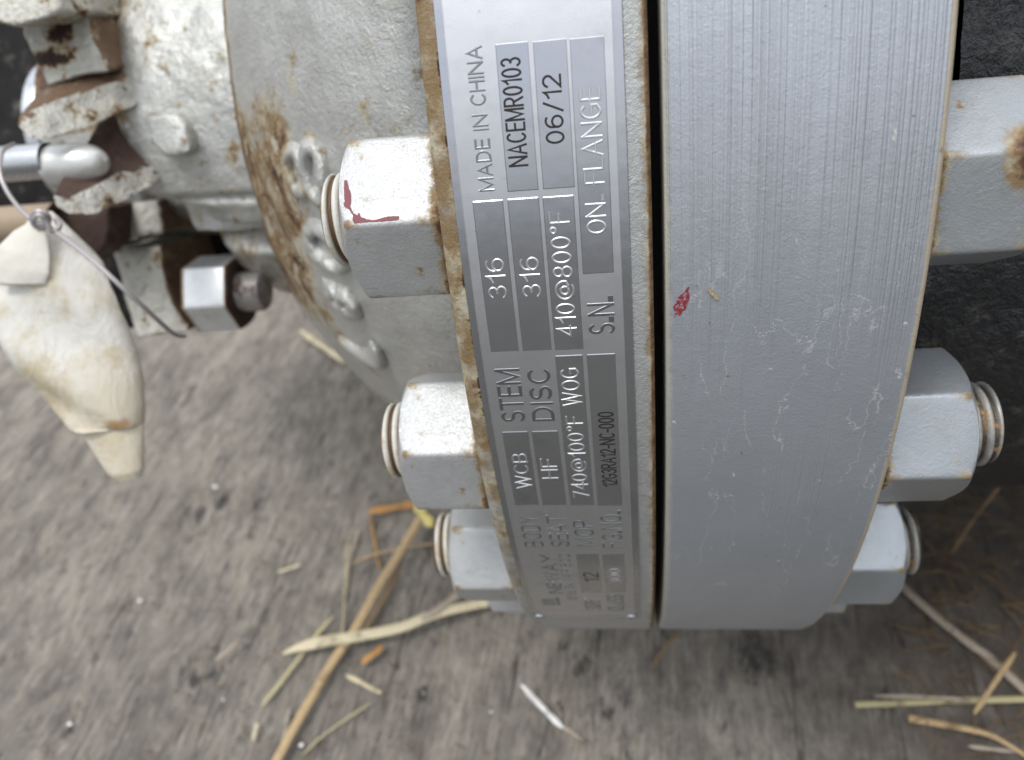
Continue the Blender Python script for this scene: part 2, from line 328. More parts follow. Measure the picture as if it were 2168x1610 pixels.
# ------------------------------------------------------------------ the ground
def terrain():
    def fn(i, j):
        x = -2.2 + 4.4 * i / 60; y = -3.6 + 7.2 * j / 60; return (x, y, 0)
    deck_x0, deck_x1, deck_y0, deck_y1 = -1.5, 1.2, -.55, 1.9
    nx, ny = 520, 470
    def pos(i, n, a, b, c0, c1):                # finer spacing in the middle
        t = i / (n - 1); return a + (b - a) * t
    dents = []
    for u, v, r_, dep in ((135, 1545, .011, .010), (400, 1430, .009, .007), (440, 1415, .010, .006), (885, 1470, .012, .009), (270, 1270, .006, .004), (420, 1080, .018, .005), (500, 1060, .018, .004), (1230, 1420, .02, .004), (1600, 1400, .02, .003)):
        p_ = ground(u, v, 0); dents.append((p_.x, p_.y, r_, dep))
    xs = np.linspace(-.85, .62, nx); ys = np.linspace(-.36, .95, ny)
    vs = []
    for x in xs:
        for y in ys:
            q = Vector((x * 7 + .1 * y * 7, y * 1.6, 0)); z = mn.fractal(q, .9, 2.0, 3) * .0022
            z += mn.fractal(Vector((x * 95 + 6 * y, y * 9, 2)), .8, 2, 3) * .0007
            for dx, dy, r_, dep in dents:
                d2 = ((x - dx) / r_) ** 2 + ((y - dy) / (r_ * 1.4)) ** 2
                if d2 < 6: z -= dep * math.exp(-d2) * (1 + .4 * math.sin(x * 900))
            vs.append((x, y, z - .002))
    fs = [(i * ny + j, (i + 1) * ny + j, (i + 1) * ny + j + 1, i * ny + j + 1) for i in range(nx - 1) for j in range(ny - 1)]
    STAINS = [(lambda q: (q.x, q.y, r_))(ground(u, v, 0)) for u, v, r_ in ((135, 1540, .008), (405, 1430, .009), (445, 1420, .007), (888, 1465, .009), (415, 1080, .012), (470, 1050, .012), (540, 1060, .012), (1230, 1400, .012), (270, 1268, .004), (1280, 1500, .010), (1600, 1380, .02))]
    def wood(t, v, x, y, z):
        wv = t.vadd(v, t.noise(t.sc(v, (5, 1.2, 1)), 1, 3, col=True), .05)
        rot = t.node('ShaderNodeMapping'); t.put(rot.inputs[0], wv); rot.inputs['Rotation'].default_value = (0, 0, rad(5)); g = rot.outputs[0]
        n1 = t.noise(t.sc(g, (1, .13, 1)), 330, 6, .78)
        n2 = t.noise(t.sc(g, (1, .5, 1)), 30, 6, .75, .8)
        n3 = t.noise(t.sc(v, (1, .55, 1)), 120, 6, .75)
        col = t.mix(t.ss(n2, .3, .7), (.205, .180, .150), (.46, .41, .34))
        col = t.mix(t.mul(t.ss(n1, .44, .66), .75), col, (.14, .125, .113))
        col = t.mix(t.mul(t.ss(n1, .44, .28), .6), col, (.56, .51, .45))
        col = t.mix(t.mul(t.ss(n3, .53, .70), .8), col, (.085, .078, .075))
        n4 = t.noise(t.sc(g, (1, .38, 1)), 62, 6, .72, .4)
        col = t.mix(t.mul(t.ss(n4, .54, .72), .6), col, (.095, .09, .088))
        col = t.mix(t.mul(t.ss(n4, .44, .30), .5), col, (.44, .40, .35))
        col = t.mix(t.mul(t.ss(t.noise(v, 60, 5, .7), .58, .75), .55), col, (.48, .45, .41))
        for px_, py_, r_ in STAINS:
            dv = t.node('ShaderNodeVectorMath', operation='DISTANCE'); t.put(dv.inputs[0], t.sc(v, (1, .75, 0))); dv.inputs[1].default_value = (px_, py_ * .75, 0)
            dd = t.m('MULTIPLY_ADD', t.noise(t.sc(v, (1, .5, 1)), 150, 6, .8), -r_ * 3.6, t.m('MULTIPLY_ADD', dv.outputs['Value'], 1, r_ * 1.35))
            col = t.mix(t.mul(t.ss(dd, r_ * .35, -r_ * .35), .85), col, (.038, .034, .032))
        crack = t.ss(t.m('ABSOLUTE', t.m('SUBTRACT', t.noise(t.sc(g, (1, .035, 1)), 55, 3, .5), .5)), .006, .002)
        col = t.mix(t.mul(crack, .8), col, (.06, .05, .045))
        dirt_shade = t.mul(t.ss(t.m('MULTIPLY_ADD', t.noise(v, 14, 5, .7), .5, x), .25, .50), .8)  # dirt, with the flange's shade put into the colour, towards the right
        col = t.mix(dirt_shade, col, t.mix(t.noise(v, 90, 6, .75), (.022, .019, .017), (.14, .11, .085)))
        org = t.mul(t.ss(t.m('MULTIPLY_ADD', t.noise(v, 30, 5, .7), .35, x), .56, .62), t.ss(t.noise(v, 75, 4, .7), .5, .62))
        col = t.mix(t.mul(org, .7), col, (.20, .10, .035))
        nb = t.bump(t.add(n1, t.mul(crack, -.8)), .0026, 1)
        nb = t.bump(t.add(n3, t.noise(t.sc(g, (1, .4, 1)), 520, 5, .75)), .0020, 1, nb)
        return {'Base Color': col, 'Roughness': .82, 'Normal': nb}
    M['wood'] = mat('weathered_timber', wood)
    me = mesh('wooden_floor', vs, fs)
    link('wooden_floor', me, M['wood'], sharp=0, kind='structure')
    # the rest of the timber deck, flat, a little lower, then bare earth out to the horizon
    a, b, c, d = -.845, .615, -.355, .945; z0 = -.006
    X0, X1, Y0, Y1 = -1.6, 1.5, -.40, 1.9
    vs = [(X0, Y0, z0), (X1, Y0, z0), (X1, Y1, z0), (X0, Y1, z0), (X0, Y0, -.12), (X1, Y0, -.12), (X1, Y1, -.12), (X0, Y1, -.12)]
    fs = [(0, 1, 2, 3), (0, 4, 5, 1), (1, 5, 6, 2), (2, 6, 7, 3), (3, 7, 4, 0)]
    link('wooden_deck', mesh('wooden_deck', vs, fs), M['wood'], smooth=False, kind='structure')
    soil = mat('dry_earth', lambda t, v, x, y, z: {'Base Color': t.mix(t.noise(v, 3, 6, .7), (.07, .068, .06), (.13, .125, .115)), 'Roughness': .95, 'Normal': t.bump(t.noise(v, 25, 6), .02)})
    s = 150
    link('earth', mesh('earth', [(-s, -s, -.121), (s, -s, -.121), (s, s, -.121), (-s, s, -.121)], [(0, 1, 2, 3)]), soil, smooth=False, kind='structure')
terrain()

# ------------------------------------------------------------------ the valve
valve = bpy.data.objects.new('gate_valve', None); COL.objects.link(valve)
valve['label'] = 'large bolted industrial valve lying on the wooden floor, grey paint stained with rust'
valve['category'] = 'valve'
def vpart(name, me, m_, **k): return link(name, me, m_, valve, VM.copy(), **k)

# left flange: rim, rounded edges; its right edge stops 2 mm short of the right flange
xl, xg0, xg1, xr = -.05834, -.0021, .0010, .06613
pr = [(xl, .235), (xl, R - .0016), (xl + .0022, R), (xg0 - .0011, R), (xg0, R - .0012), (xg0, .296)]
vpart('flange', recalc(lathe('flange', prof_round(pr, .0008), 480)), M['flange'], label='flange carrying the name plate, rust stained along its edges')
pr = [(xg1, .296), (xg1, R - .0016), (xg1 + .0020, R), (xr + .0006, R), (xr + .0017, R - .0011), (xr + .0017, .23)]
vpart('flange', recalc(lathe('flange', prof_round(pr, .0007), 480)), M['flange_right'], label='wide smooth grey flange with fine machined lines')
vpart('gasket', lathe('gasket', [(xg0 - .0005, .297), (xg1 + .0005, .297)], 200), M['black'])

# rounded bonnet
dome_prof = [(-.187, .085), (-.187, .146), (-.184, .1515), (-.164, .174), (-.149, .187), (-.120, .211), (-.090, .231), (-.0583, .246)]
def dome_r(x):
    pts = dome_prof[1:]
    for (x0, r0), (x1, r1) in zip(pts, pts[1:]):
        if x0 <= x <= x1: return r0 + (r1 - r0) * (x - x0) / (x1 - x0 + 1e-9)
    return pts[0][1]
dp = dense(prof_round(dome_prof, .006, 5), .004)
def bonnet():
    n = 420
    def fn(i, j):
        a = 2 * math.pi * i / n; x, r = dp[j]
        v = Vector((x, -r * math.sin(a), r * math.cos(a)))
        return v + v.normalized() * (mn.fractal(v * 22, .9, 2, 4) * .0014)
    return recalc(grid('bonnet', fn, n, len(dp), closeu=True))
vpart('bonnet', bonnet(), M['dome'], sharp=60)

# ---- lettering: single stroke letters with an even stroke width
def arc(cx, cy, rx, ry, a0, a1, n=14): return [(cx + rx * math.cos(rad(a0 + (a1 - a0) * k / n)), cy + ry * math.sin(rad(a0 + (a1 - a0) * k / n))) for k in range(n + 1)]
GL = {
 'A': (.62, [[(0, 0), (.31, 1), (.62, 0)], [(.11, .33), (.51, .33)]]), 'B': (.52, [[(0, 0), (0, 1), (.27, 1)] + arc(.27, .76, .22, .24, 90, -90, 10)[1:] + [(0, .52)], [(.27, .52)] + arc(.27, .26, .25, .26, 90, -90, 10)[1:] + [(0, 0)]]),
 'C': (.56, [arc(.30, .5, .30, .5, 48, 312, 24)]), 'D': (.56, [[(0, 0), (0, 1), (.24, 1)] + arc(.24, .5, .32, .5, 90, -90, 16)[1:] + [(0, 0)]]),
 'E': (.46, [[(.46, 1), (0, 1), (0, 0), (.46, 0)], [(0, .52), (.42, .52)]]), 'F': (.44, [[(.44, 1), (0, 1), (0, 0)], [(0, .52), (.38, .52)]]),
 'G': (.60, [arc(.30, .5, .30, .5, 50, 300, 24) + [(.58, .16), (.58, .46), (.33, .46)]]), 'H': (.52, [[(0, 0), (0, 1)], [(.52, 0), (.52, 1)], [(0, .52), (.52, .52)]]),
 'I': (.0, [[(0, 0), (0, 1)]]), 'L': (.42, [[(0, 1), (0, 0), (.42, 0)]]), 'M': (.72, [[(0, 0), (0, 1)], [(.02, .98), (.36, .05), (.70, .98)], [(.72, 1), (.72, 0)]]), 'N': (.60, [[(0, 0), (0, 1)], [(.02, .98), (.58, .02)], [(.60, 0), (.60, 1)]]),
 'O': (.60, [arc(.30, .5, .30, .5, 90, 450, 30)]), 'P': (.48, [[(0, 0), (0, 1), (.26, 1)] + arc(.26, .74, .22, .26, 90, -90, 10)[1:] + [(0, .48)]]),
 'R': (.52, [[(0, 0), (0, 1), (.27, 1)] + arc(.27, .75, .22, .25, 90, -90, 10)[1:] + [(0, .5)], [(.24, .5), (.52, 0)]]),
 'S': (.50, [arc(.25, .745, .23, .255, 35, 270, 16) + arc(.25, .245, .25, .245, 90, -145, 16)[1:]]), 'T': (.54, [[(0, 1), (.54, 1)], [(.27, 1), (.27, 0)]]),
 'W': (.86, [[(0, 1), (.215, 0), (.43, 1), (.645, 0), (.86, 1)]]), 'X': (.52, [[(0, 0), (.52, 1)], [(0, 1), (.52, 0)]]), 'Y': (.58, [[(0, 1), (.29, .46), (.58, 1)], [(.29, .46), (.29, 0)]]), 'Z': (.5, [[(0, 1), (.5, 1), (0, 0), (.5, 0)]]),
 '0': (.48, [arc(.24, .5, .24, .5, 90, 450, 28)]), '1': (.24, [[(0, .74), (.13, .82), (.24, 1), (.24, 0)]]), '2': (.48, [arc(.24, .72, .23, .28, 165, -30, 14) + [(0, 0), (.48, 0)]]),
 '3': (.46, [arc(.22, .755, .21, .245, 150, -90, 14), arc(.22, .255, .24, .255, 90, -150, 14)]), '4': (.52, [[(.40, 0), (.40, 1), (0, .3), (.52, .3)]]), '6': (.48, [arc(.27, .62, .27, .38, 60, 180, 10) + arc(.24, .31, .24, .31, 180, 540, 24)[1:]]),
 '7': (.46, [[(0, 1), (.46, 1), (.15, 0)]]), '8': (.48, [arc(.24, .755, .21, .245, -90, 270, 22), arc(.24, .255, .24, .255, 90, 450, 22)]), '5': (.46, [[(.42, 1), (.08, 1), (.03, .56)] + arc(.22, .31, .24, .31, 120, -150, 16)]),
 '@': (.95, [arc(.48, .46, .19, .23, 60, 400, 20) + [(.66, .30), (.74, .25)] + arc(.50, .46, .45, .50, -22, 300, 30)[1:]]), '°': (.26, [arc(.13, .86, .13, .14, 90, 450, 16)]),
 '.': (.16, [[(0, .03), (.16, .03)], [(0, .11), (.16, .11)]]), '/': (.36, [[(0, -.04), (.36, 1.04)]]), '-': (.24, [[(0, .42), (.24, .42)]]), ' ': (.18, []), ',': (.05, [[(.05, .06), (0, -.12)]])}
def stroke_text(name, txt, place, lx, ly, wd, bevel, h, m_, parent, mw=None, gap=.22, jit=0, sharp=None, taper=.0):
    """place(a, b, height): a runs along the line 0..lx, b from the base line to the cap line 0..ly (metres)"""
    adv = []; x = 0
    for ch in txt:
        adv.append(x); x += GL[ch][0] + gap
    tot = x - gap; kx = (lx - wd) / tot; ky = (ly - wd); vs = []; fs = []; q = 0
    for ch, ax in zip(txt, adv):
        for st in GL[ch][1]:
            P = [Vector((wd / 2 + (ax + u) * kx, wd / 2 + v_ * ky)) for u, v_ in st]
            P = [p_ for i, p_ in enumerate(P) if i == 0 or (p_ - P[i - 1]).length > 1e-6]
            closed = (P[0] - P[-1]).length < wd * .05 and len(P) > 4
            if closed: P = P[:-1]
            n = len(P); hh = h + q * 3e-6; q = (q + 1) % 5; rows = []
            for i in range(n):
                a = P[i - 1] if (i or closed) else None; b = P[(i + 1) % n] if (i < n - 1 or closed) else None
                d0 = (P[i] - a).normalized() if a is not None else None; d1 = (b - P[i]).normalized() if b is not None else None
                d0 = d0 or d1; d1 = d1 or d0; nn = Vector((-(d0 + d1).y, (d0 + d1).x))
                if nn.length < .3: nn = Vector((-d1.y, d1.x))
                nn.normalize(); k = 1 / max(.42, nn.dot(Vector((-d1.y, d1.x))))
                p_ = P[i].copy()
                if a is None: p_ = p_ - d1 * wd * .45
                if b is None: p_ = p_ + d0 * wd * .45
                c, e = wd / 2 * k, (wd / 2 - bevel) * k; rows.append((p_, nn, c, e))
            b0 = len(vs)
            for p_, nn, c, e in rows:
                for s_, z_ in ((c, 0), (e, hh), (-e, hh), (-c, 0)): vs.append(place(p_.x + nn.x * s_, p_.y + nn.y * s_, z_))
            for i in range(n if closed else n - 1):
                a, b = b0 + i * 4, b0 + ((i + 1) % n) * 4
                for j in range(3): fs.append((a + j, b + j, b + j + 1, a + j + 1))
            if not closed:
                fs.append((b0, b0 + 1, b0 + 2, b0 + 3)); e_ = b0 + (n - 1) * 4; fs.append((e_ + 3, e_ + 2, e_ + 1, e_))
    return link(name, recalc(mesh(name, vs, fs)), m_, parent, mw, smooth=False)

# ---- name plate
MM = .001
def slab(name, x0, x1, s0, s1, h0, h1, m_, parent, bev=.0002, step=.003, notch=0):
    """thin curved sheet with a small sloped border"""
    ns = max(2, int((s1 - s0) / step)); ss_ = [s0, s0 + bev] + [s0 + bev + (s1 - s0 - 2 * bev) * k / ns for k in range(1, ns)] + [s1 - bev, s1]
    xs = [x0, x0 + bev, x1 - bev, x1]; hh = [0, 1, 1, 0]
    vs = []
    for i, s in enumerate(ss_):
        e = 0 if i in (0, len(ss_) - 1) else 1
        for x, q in zip(xs, hh): vs.append(cyl(x, s, R, h0 + (h1 - h0) * min(e, q)))
    n = 4; fs = [(i * n + j, (i + 1) * n + j, (i + 1) * n + j + 1, i * n + j + 1) for i in range(len(ss_) - 1) for j in range(3)]
    me = recalc(mesh(name, vs, fs))
    return link(name, me, m_, parent, None if parent is not None and parent is not valve else VM.copy(), smooth=True, sharp=12)
plate = slab('name_plate', -.0535, -.0078, -.075, .2345, -.0001, .00062, M['plate_polish'], valve, .0003)
plate['label'] = 'riveted stainless steel name plate with raised lettering'
slab('frosted_panel', -.0512, -.0104, -.066, .2315, .0006, .00070, M['plate_frost'], plate, .00015)
slab('raised_border', -.0513, -.05105, -.066, .2315, .0007, .00086, M['plate_letter'], plate, .00008)
slab('raised_border', -.01055, -.0103, -.066, .2315, .0007, .00086, M['plate_letter'], plate, .00008)
boxes = [(-38.9, -30.8, -12.9, 22.5), (-29.7, -21.5, -12.7, 22.5), (-20.8, -12.5, -12.5, 45.8), (-48.4, -40.3, 24.3, 68.1), (-39.2, -30.9, 24.3, 68.2),
         (-30.0, -21.9, 24.4, 68.4), (-48.7, -40.6, 97.2, 131.3), (-39.5, -31.4, 97.3, 131.6), (-30.2, -22.3, 70.2, 132.0), (-21.2, -13.1, 70.2, 132.4),
         (-30.7, -22.3, 161.7, 196.3), (-21.3, -13.2, 162.3, 196.6)]
for x0, x1, s0, s1 in boxes:
    slab('data_field', x0 * MM, x1 * MM, s0 * MM, s1 * MM, .0007, .00084, M['plate_polish'], plate, .00022)
def PT(txt, xt, xb, s0, s1, m_, wd, h0, h, bev=.00016):
    xt, xb, s0, s1 = (q * MM for q in (xt, xb, s0, s1))
    return stroke_text('lettering', txt, lambda a, b, k: cyl(xb - b, s0 - a, R, h0 + k), abs(s1 - s0), abs(xb - xt), wd, bev, h, m_, plate)
M['plate_word'] = mat('raised_polished_steel', metal((.34, .345, .355), .20, .3, .1))
dk, fr, po = M['plate_dark'], M['plate_letter'], M['plate_word']
for a in [('MADE IN CHINA', -46.3, -42.2, 22.0, -13.0), ('S.N.', -20.2, -12.8, 64.0, 52.4), ('STEM', -48.2, -40.8, 93.4, 73.8), ('DISC', -38.8, -32.0, 93.5, 74.1),
          ('BODY', -48.2, -41.4, 156.7, 137.0), ('SEAT', -38.9, -32.1, 156.9, 137.3), ('MOP', -30.1, -23.1, 156.7, 140.3), ('FIG.NO.', -20.7, -13.5, 157.9, 135.2),
          ('NEWAY', -43.7, -37.7, 197.5, 162.5), ('SIZE', -30.4, -23.8, 219.8, 205.0), ('CLASS', -21.3, -14.2, 220.5, 199.5)]:
    PT(*a, po, {'MADE IN CHINA': .00062, 'STEM': .00105, 'DISC': .00105, 'S.N.': .00095, 'NEWAY': .00085}.get(a[0], .00076), .00069, .00014, .00018)
PT('B16.34/API600', -36.9, -32.7, 205, 161.6, po, .00046, .00069, .00010, .0001)
for a in [('316', -47.0, -41.7, 51.6, 39.9), ('316', -37.6, -32.3, 51.7, 40.1), ('410@800°F', -28.9, -23.4, 64.3, 28.5), ('ON. FLANGE', -19.2, -13.9, 35.1, -1.1),
          ('740@100°F', -28.9, -23.6, 127.9, 91.8), ('WOG', -29.2, -23.6, 88.0, 74.4), ('WCB', -47.0, -42.0, 122.7, 106.4), ('HF', -38.2, -32.9, 118.2, 109.0), ('300', -19.6, -14.7, 187.2, 173.6)]:
    PT(*a, fr, .00070, .00083, .00019, .00022)
for a in [('NACEMR0103', -38.0, -32.9, 16.4, -9.6), ('06/12', -28.1, -23.3, 11.5, -4.9), ('12G3RA12-NC-000', -19.2, -14.3, 122.6, 90.5), ('12', -29.0, -23.2, 185.3, 176.7)]:
    PT(*a, dk, .00060, .00083, .00004, .00008)
# maker's mark: three short upright bars over a notch, at the plate's lower end
for x0, x1, s0, s1 in ((-47.4, -42.0, 210.6, 211.9), (-47.4, -42.0, 207.6, 208.9), (-47.4, -42.0, 204.6, 205.9), (-41.6, -40.2, 203.0, 211.9)):
    slab('emblem_bar', x0 * MM, x1 * MM, s0 * MM, s1 * MM, .0007, .0009, po, plate, .00025)
def rivet(x, s):
    prof = [(.0026 * math.cos(t), .0015 * math.sin(t)) for t in [k * math.pi / 2 / 8 for k in range(9)]]
    vs = []; n = 24
    c = cyl(x, s, R, .0006); nn = Vector((0, c.y, c.z)).normalized(); e1 = Vector((1, 0, 0)); e2 = nn.cross(e1)
    for r_, h in prof:
        for k in range(n):
            a = 2 * math.pi * k / n; vs.append(c + (e1 * math.cos(a) + e2 * math.sin(a)) * r_ + nn * h)
    fs = [(i * n + j, i * n + (j + 1) % n, (i + 1) * n + (j + 1) % n, (i + 1) * n + j) for i in range(8) for j in range(n)]
    link('rivet', recalc(mesh('rivet', vs, fs)), M['steel'], plate)
rivet(-.0512, .2318); rivet(-.0118, .2318); rivet(-.0512, -.072); rivet(-.0118, -.072)

# ---- nuts and studs
AF = .046; NH = .0301; RB = .28261; T1, DT = .10923, math.pi / 10
def nut_mesh(name, af=AF, h=NH, hole=.0145, rf=.0011):
    # rounded hexagon outline, corner 0 on +z
    pts = []
    rc = af / 2 / math.cos(math.pi / 6)
    cor = [Vector((-math.sin(k * math.pi / 3), math.cos(k * math.pi / 3))) * rc for k in range(6)]
    for k in range(6):
        p0, p1, p2 = cor[k - 1], cor[k], cor[(k + 1) % 6]
        a = p1 + (p0 - p1).normalized() * rf; b = p1 + (p2 - p1).normalized() * rf
        for q in range(4): t = q / 3; pts.append((1 - t) ** 2 * a + 2 * t * (1 - t) * p1 + t * t * b)
        e = p2 + (p1 - p2).normalized() * rf
        for q in range(1, 12): pts.append(b.lerp(e, q / 12))
    n = len(pts); rch = af / 2 * .965
    rows = []
    rows.append([(0, p) for p in pts])
    rows.append([(h * .5, p) for p in pts])
    def lim(p): return h - max(0, p.length - rch) * .62
    rows.append([(lim(p) - .0007, p) for p in pts])
    rows.append([(lim(p) - .0002, p * (1 - .0002 / p.length)) for p in pts])
    q2 = [p.normalized() * (rch + (p.length - rch) * .85) for p in pts]
    rows.append([(lim(p) + .0000, p) for p in q2])
    q3 = [p.normalized() * rch for p in pts]; rows.append([(h, p) for p in q3])
    rows.append([(h + .0002, p.normalized() * (rch - .0015)) for p in pts])
    rows.append([(h + .0002, p.normalized() * (hole + .001)) for p in pts]); rows.append([(h - .0012, p.normalized() * hole * .97) for p in pts])
    vs = [(x, p.x, p.y) for row in rows for x, p in row]
    fs = [(i * n + j, i * n + (j + 1) % n, (i + 1) * n + (j + 1) % n, (i + 1) * n + j) for i in range(len(rows) - 1) for j in range(n)]
    return recalc(mesh(name, vs, fs))
def stud_mesh(name, x0, x1, r=.0143, pitch=.0038, depth=.0019):
    n = 48; step = pitch / 6; k = int((x1 - x0) / step)
    def fn(i, j):
        a = 2 * math.pi * i / n; x = x0 + (x1 - x0) * j / k; ph = (x / pitch - i / n) % 1
        tri = min(1, abs(ph - .5) * 2.6)
        rr = r - depth * (1 - tri)
        if j == k: rr = 0.0001
        elif x > x1 - .0022: rr = min(rr, r - .0026 * (1 - (x1 - x) / .0022))
        if j == k - 1: rr = min(rr, r - .0026)
        if j == k: x = x1
        return (x, -rr * math.sin(a), rr * math.cos(a))
    return recalc(grid(name, fn, n, k + 1, closeu=True))
PHI = {('L', 0): -.05019, ('L', 1): -.21034, ('L', 2): .25518, ('R', 0): -.32926, ('R', 1): -.76507, ('R', 2): -.08086}
nm_w = nut_mesh('nut'); nm_w.materials.append(M['nut']); nm_g = nut_mesh('nut'); nm_g.materials.append(M['nut_grey'])
sm_l = stud_mesh('stud', .004, .0402); sm_r = stud_mesh('stud', .004, .0425); sm_e = stud_mesh('stud', .004, .040)
sm_l.materials.append(M['stud_painted']); sm_r.materials.append(M['stud']); sm_e.materials.append(M['stud'])
nm_o = nut_mesh('nut'); nm_o.materials.append(M['nut_orange'])
nut0 = None
for side in 'LR':
    for i in range(-2, 6):
        th = T1 + i * DT
        ph = PHI.get((side, i), (i * 1.7) % 1 - .5)
        c = Vector((0, -RB * math.sin(th), RB * math.cos(th)))
        base = Matrix.Translation((xl - .0002 if side == 'L' else xr + .0019, c.y, c.z))
        # bolt axis: outwards from the flange. The nut's corner 0 points at angle ph from +z towards -y
        if side == 'L': mwn = base @ Matrix.Rotation(math.pi, 4, 'Z') @ Matrix.Rotation(-ph, 4, 'X')
        else: mwn = base @ Matrix.Rotation(ph, 4, 'X')
        lab = {}
        if (side, i) == ('L', 0): lab = {'label': 'white nut with chipped red paint on its corner'}
        if (side, i) == ('R', 0): lab = {'label': 'grey nut with an orange rust bloom on its outer edge'}
        o = link('nut', nm_w if side == 'L' else (nm_o if i == 0 else nm_g), None, valve, VM @ mwn, sharp=30, **lab)
        if (side, i) == ('L', 0): nut0 = (o, VM @ mwn)
        long_ = {0: .0458, 1: .0458, 2: .040}.get(i, .04)
        link('stud', sm_l if side == 'L' else (sm_r if i < 2 else sm_e), None, valve, VM @ base @ (Matrix.Rotation(math.pi, 4, 'Z') if side == 'L' else Matrix.Identity(4)) @ Matrix.Rotation(i * .9, 4, 'X'), sharp=0)

# red paint left on the first nut's corner: a thin skin with a ragged outline lying on the nut's upper face
def ragged(pts, amp, n=5, seed=3):
    rnd = random.Random(seed); out = []
    for a, b in zip(pts, pts[1:] + pts[:1]):
        for k in range(n):
            t = k / n; out.append((a[0] + (b[0] - a[0]) * t + rnd.uniform(-amp, amp), a[1] + (b[1] - a[1]) * t + rnd.uniform(-amp, amp)))
    return out
def patch(name, outline, place, thick, m_, parent, mw):
    bm = bmesh.new(); lo = [bm.verts.new(place(u, v, 0)) for u, v in outline]; hi = [bm.verts.new(place(u, v, thick)) for u, v in outline]
    bm.faces.new(hi); n = len(lo)
    for i in range(n): bm.faces.new((lo[i], lo[(i + 1) % n], hi[(i + 1) % n], hi[i]))
    bmesh.ops.triangulate(bm, faces=[f for f in bm.faces if len(f.verts) > 4]); bmesh.ops.recalc_face_normals(bm, faces=bm.faces)
    me = bpy.data.meshes.new(name); bm.to_mesh(me); bm.free(); return link(name, me, m_, parent, mw, smooth=False)
cen = Vector((0, -RB * math.sin(T1), RB * math.cos(T1))); pf = PHI[('L', 0)] - math.pi / 6
fnv = Vector((0, -math.sin(pf), math.cos(pf)))
def on_face(u, v, k):
    d = ray(u, v); t = (fnv.dot(cen - CAML) + AF / 2 + k) / fnv.dot(d); return CAML + d * t
red = [(358, 492), (378, 490), (392, 545), (412, 605), (415, 680), (405, 715), (425, 750), (432, 770), (470, 790), (483, 765), (495, 800), (550, 825), (620, 830), (680, 812), (730, 800), (790, 798), (822, 795), (825, 820), (800, 832), (700, 840), (600, 845), (520, 850), (440, 858), (428, 830), (430, 790), (400, 745), (355, 712), (352, 690), (362, 670), (355, 630)]
inv = nut0[1].inverted()
patch('red_paint_chip', ragged([(640 + a / 4.025, 260 + b / 4.025) for a, b in red], .55, 4), lambda u, v, k: inv @ (VM @ on_face(u, v, .00003 + k)), .00012, M['red'], nut0[0], None)
red2 = [(213, 285), (206, 312), (215, 350), (203, 390), (190, 420), (172, 430), (165, 447), (150, 455), (146, 440), (128, 463), (133, 430), (122, 405), (138, 380), (147, 350), (165, 335), (185, 318), (200, 298)]
patch('red_paint_mark', ragged([(1380 + a / 2.683, 500 + b / 2.683) for a, b in red2], .9, 3, 5), lambda u, v, k: on_cyl(u, v, R + .00003 + k), .00010, M['red_worn'], valve, VM.copy())
flake_m = mat('dried_mud', lambda t, v, x, y, z: {'Base Color': t.mix(t.noise(v, 800, 4), (.30, .19, .08), (.5, .42, .27)), 'Roughness': .9, 'Normal': t.bump(t.noise(v, 1500, 4), .0004)})
mud = [(318, 300), (335, 298), (350, 318), (370, 342), (382, 360), (372, 368), (352, 350), (332, 332)]
patch('mud_flake', ragged([(1380 + a / 2.683, 500 + b / 2.683) for a, b in mud], .8, 3, 6), lambda u, v, k: on_cyl(u, v, R + .00003 + k), .0005, flake_m, valve, VM.copy())

# cast letters standing proud of the bonnet
def dome_text(ch, x_top, x_base, a0, a1, h=.0068):
    am = .19
    def place(a, b, k):
        x = x_base - b; an = a0 - a / am; r = dome_r(x) - .001 + k
        p_ = Vector((x, -r * math.sin(an), r * math.cos(an))); return p_ + mn.noise_vector(p_ * 210) * .0021
    o = stroke_text('cast_letter', ch, place, abs(a1 - a0) * am, abs(x_top - x_base), .0094, .0024, h, M['dome'], valve, VM.copy(), .2)
    md = o.modifiers.new('soft', 'SUBSURF'); md.levels = md.render_levels = 2
for ch, xt, xb, a0, a1 in (('L', -.153, -.119, .62, .49), ('8', -.148, -.125, .455, .36), ('O', -.151, -.122, .34, .205), ('8', -.154, -.122, .185, .035)):
    dome_text(ch, xt, xb, a0, a1)

# dark body behind the right flange
hubp = dense([(xr + .0015, .252), (.082, .250), (.094, .243)], .004)
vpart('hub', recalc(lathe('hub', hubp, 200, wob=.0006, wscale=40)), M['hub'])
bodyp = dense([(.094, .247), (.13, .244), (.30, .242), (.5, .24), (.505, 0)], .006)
vpart('valve_body', recalc(lathe('valve_body', bodyp, 300, wob=.0016, wscale=70)), M['body'], sharp=0)

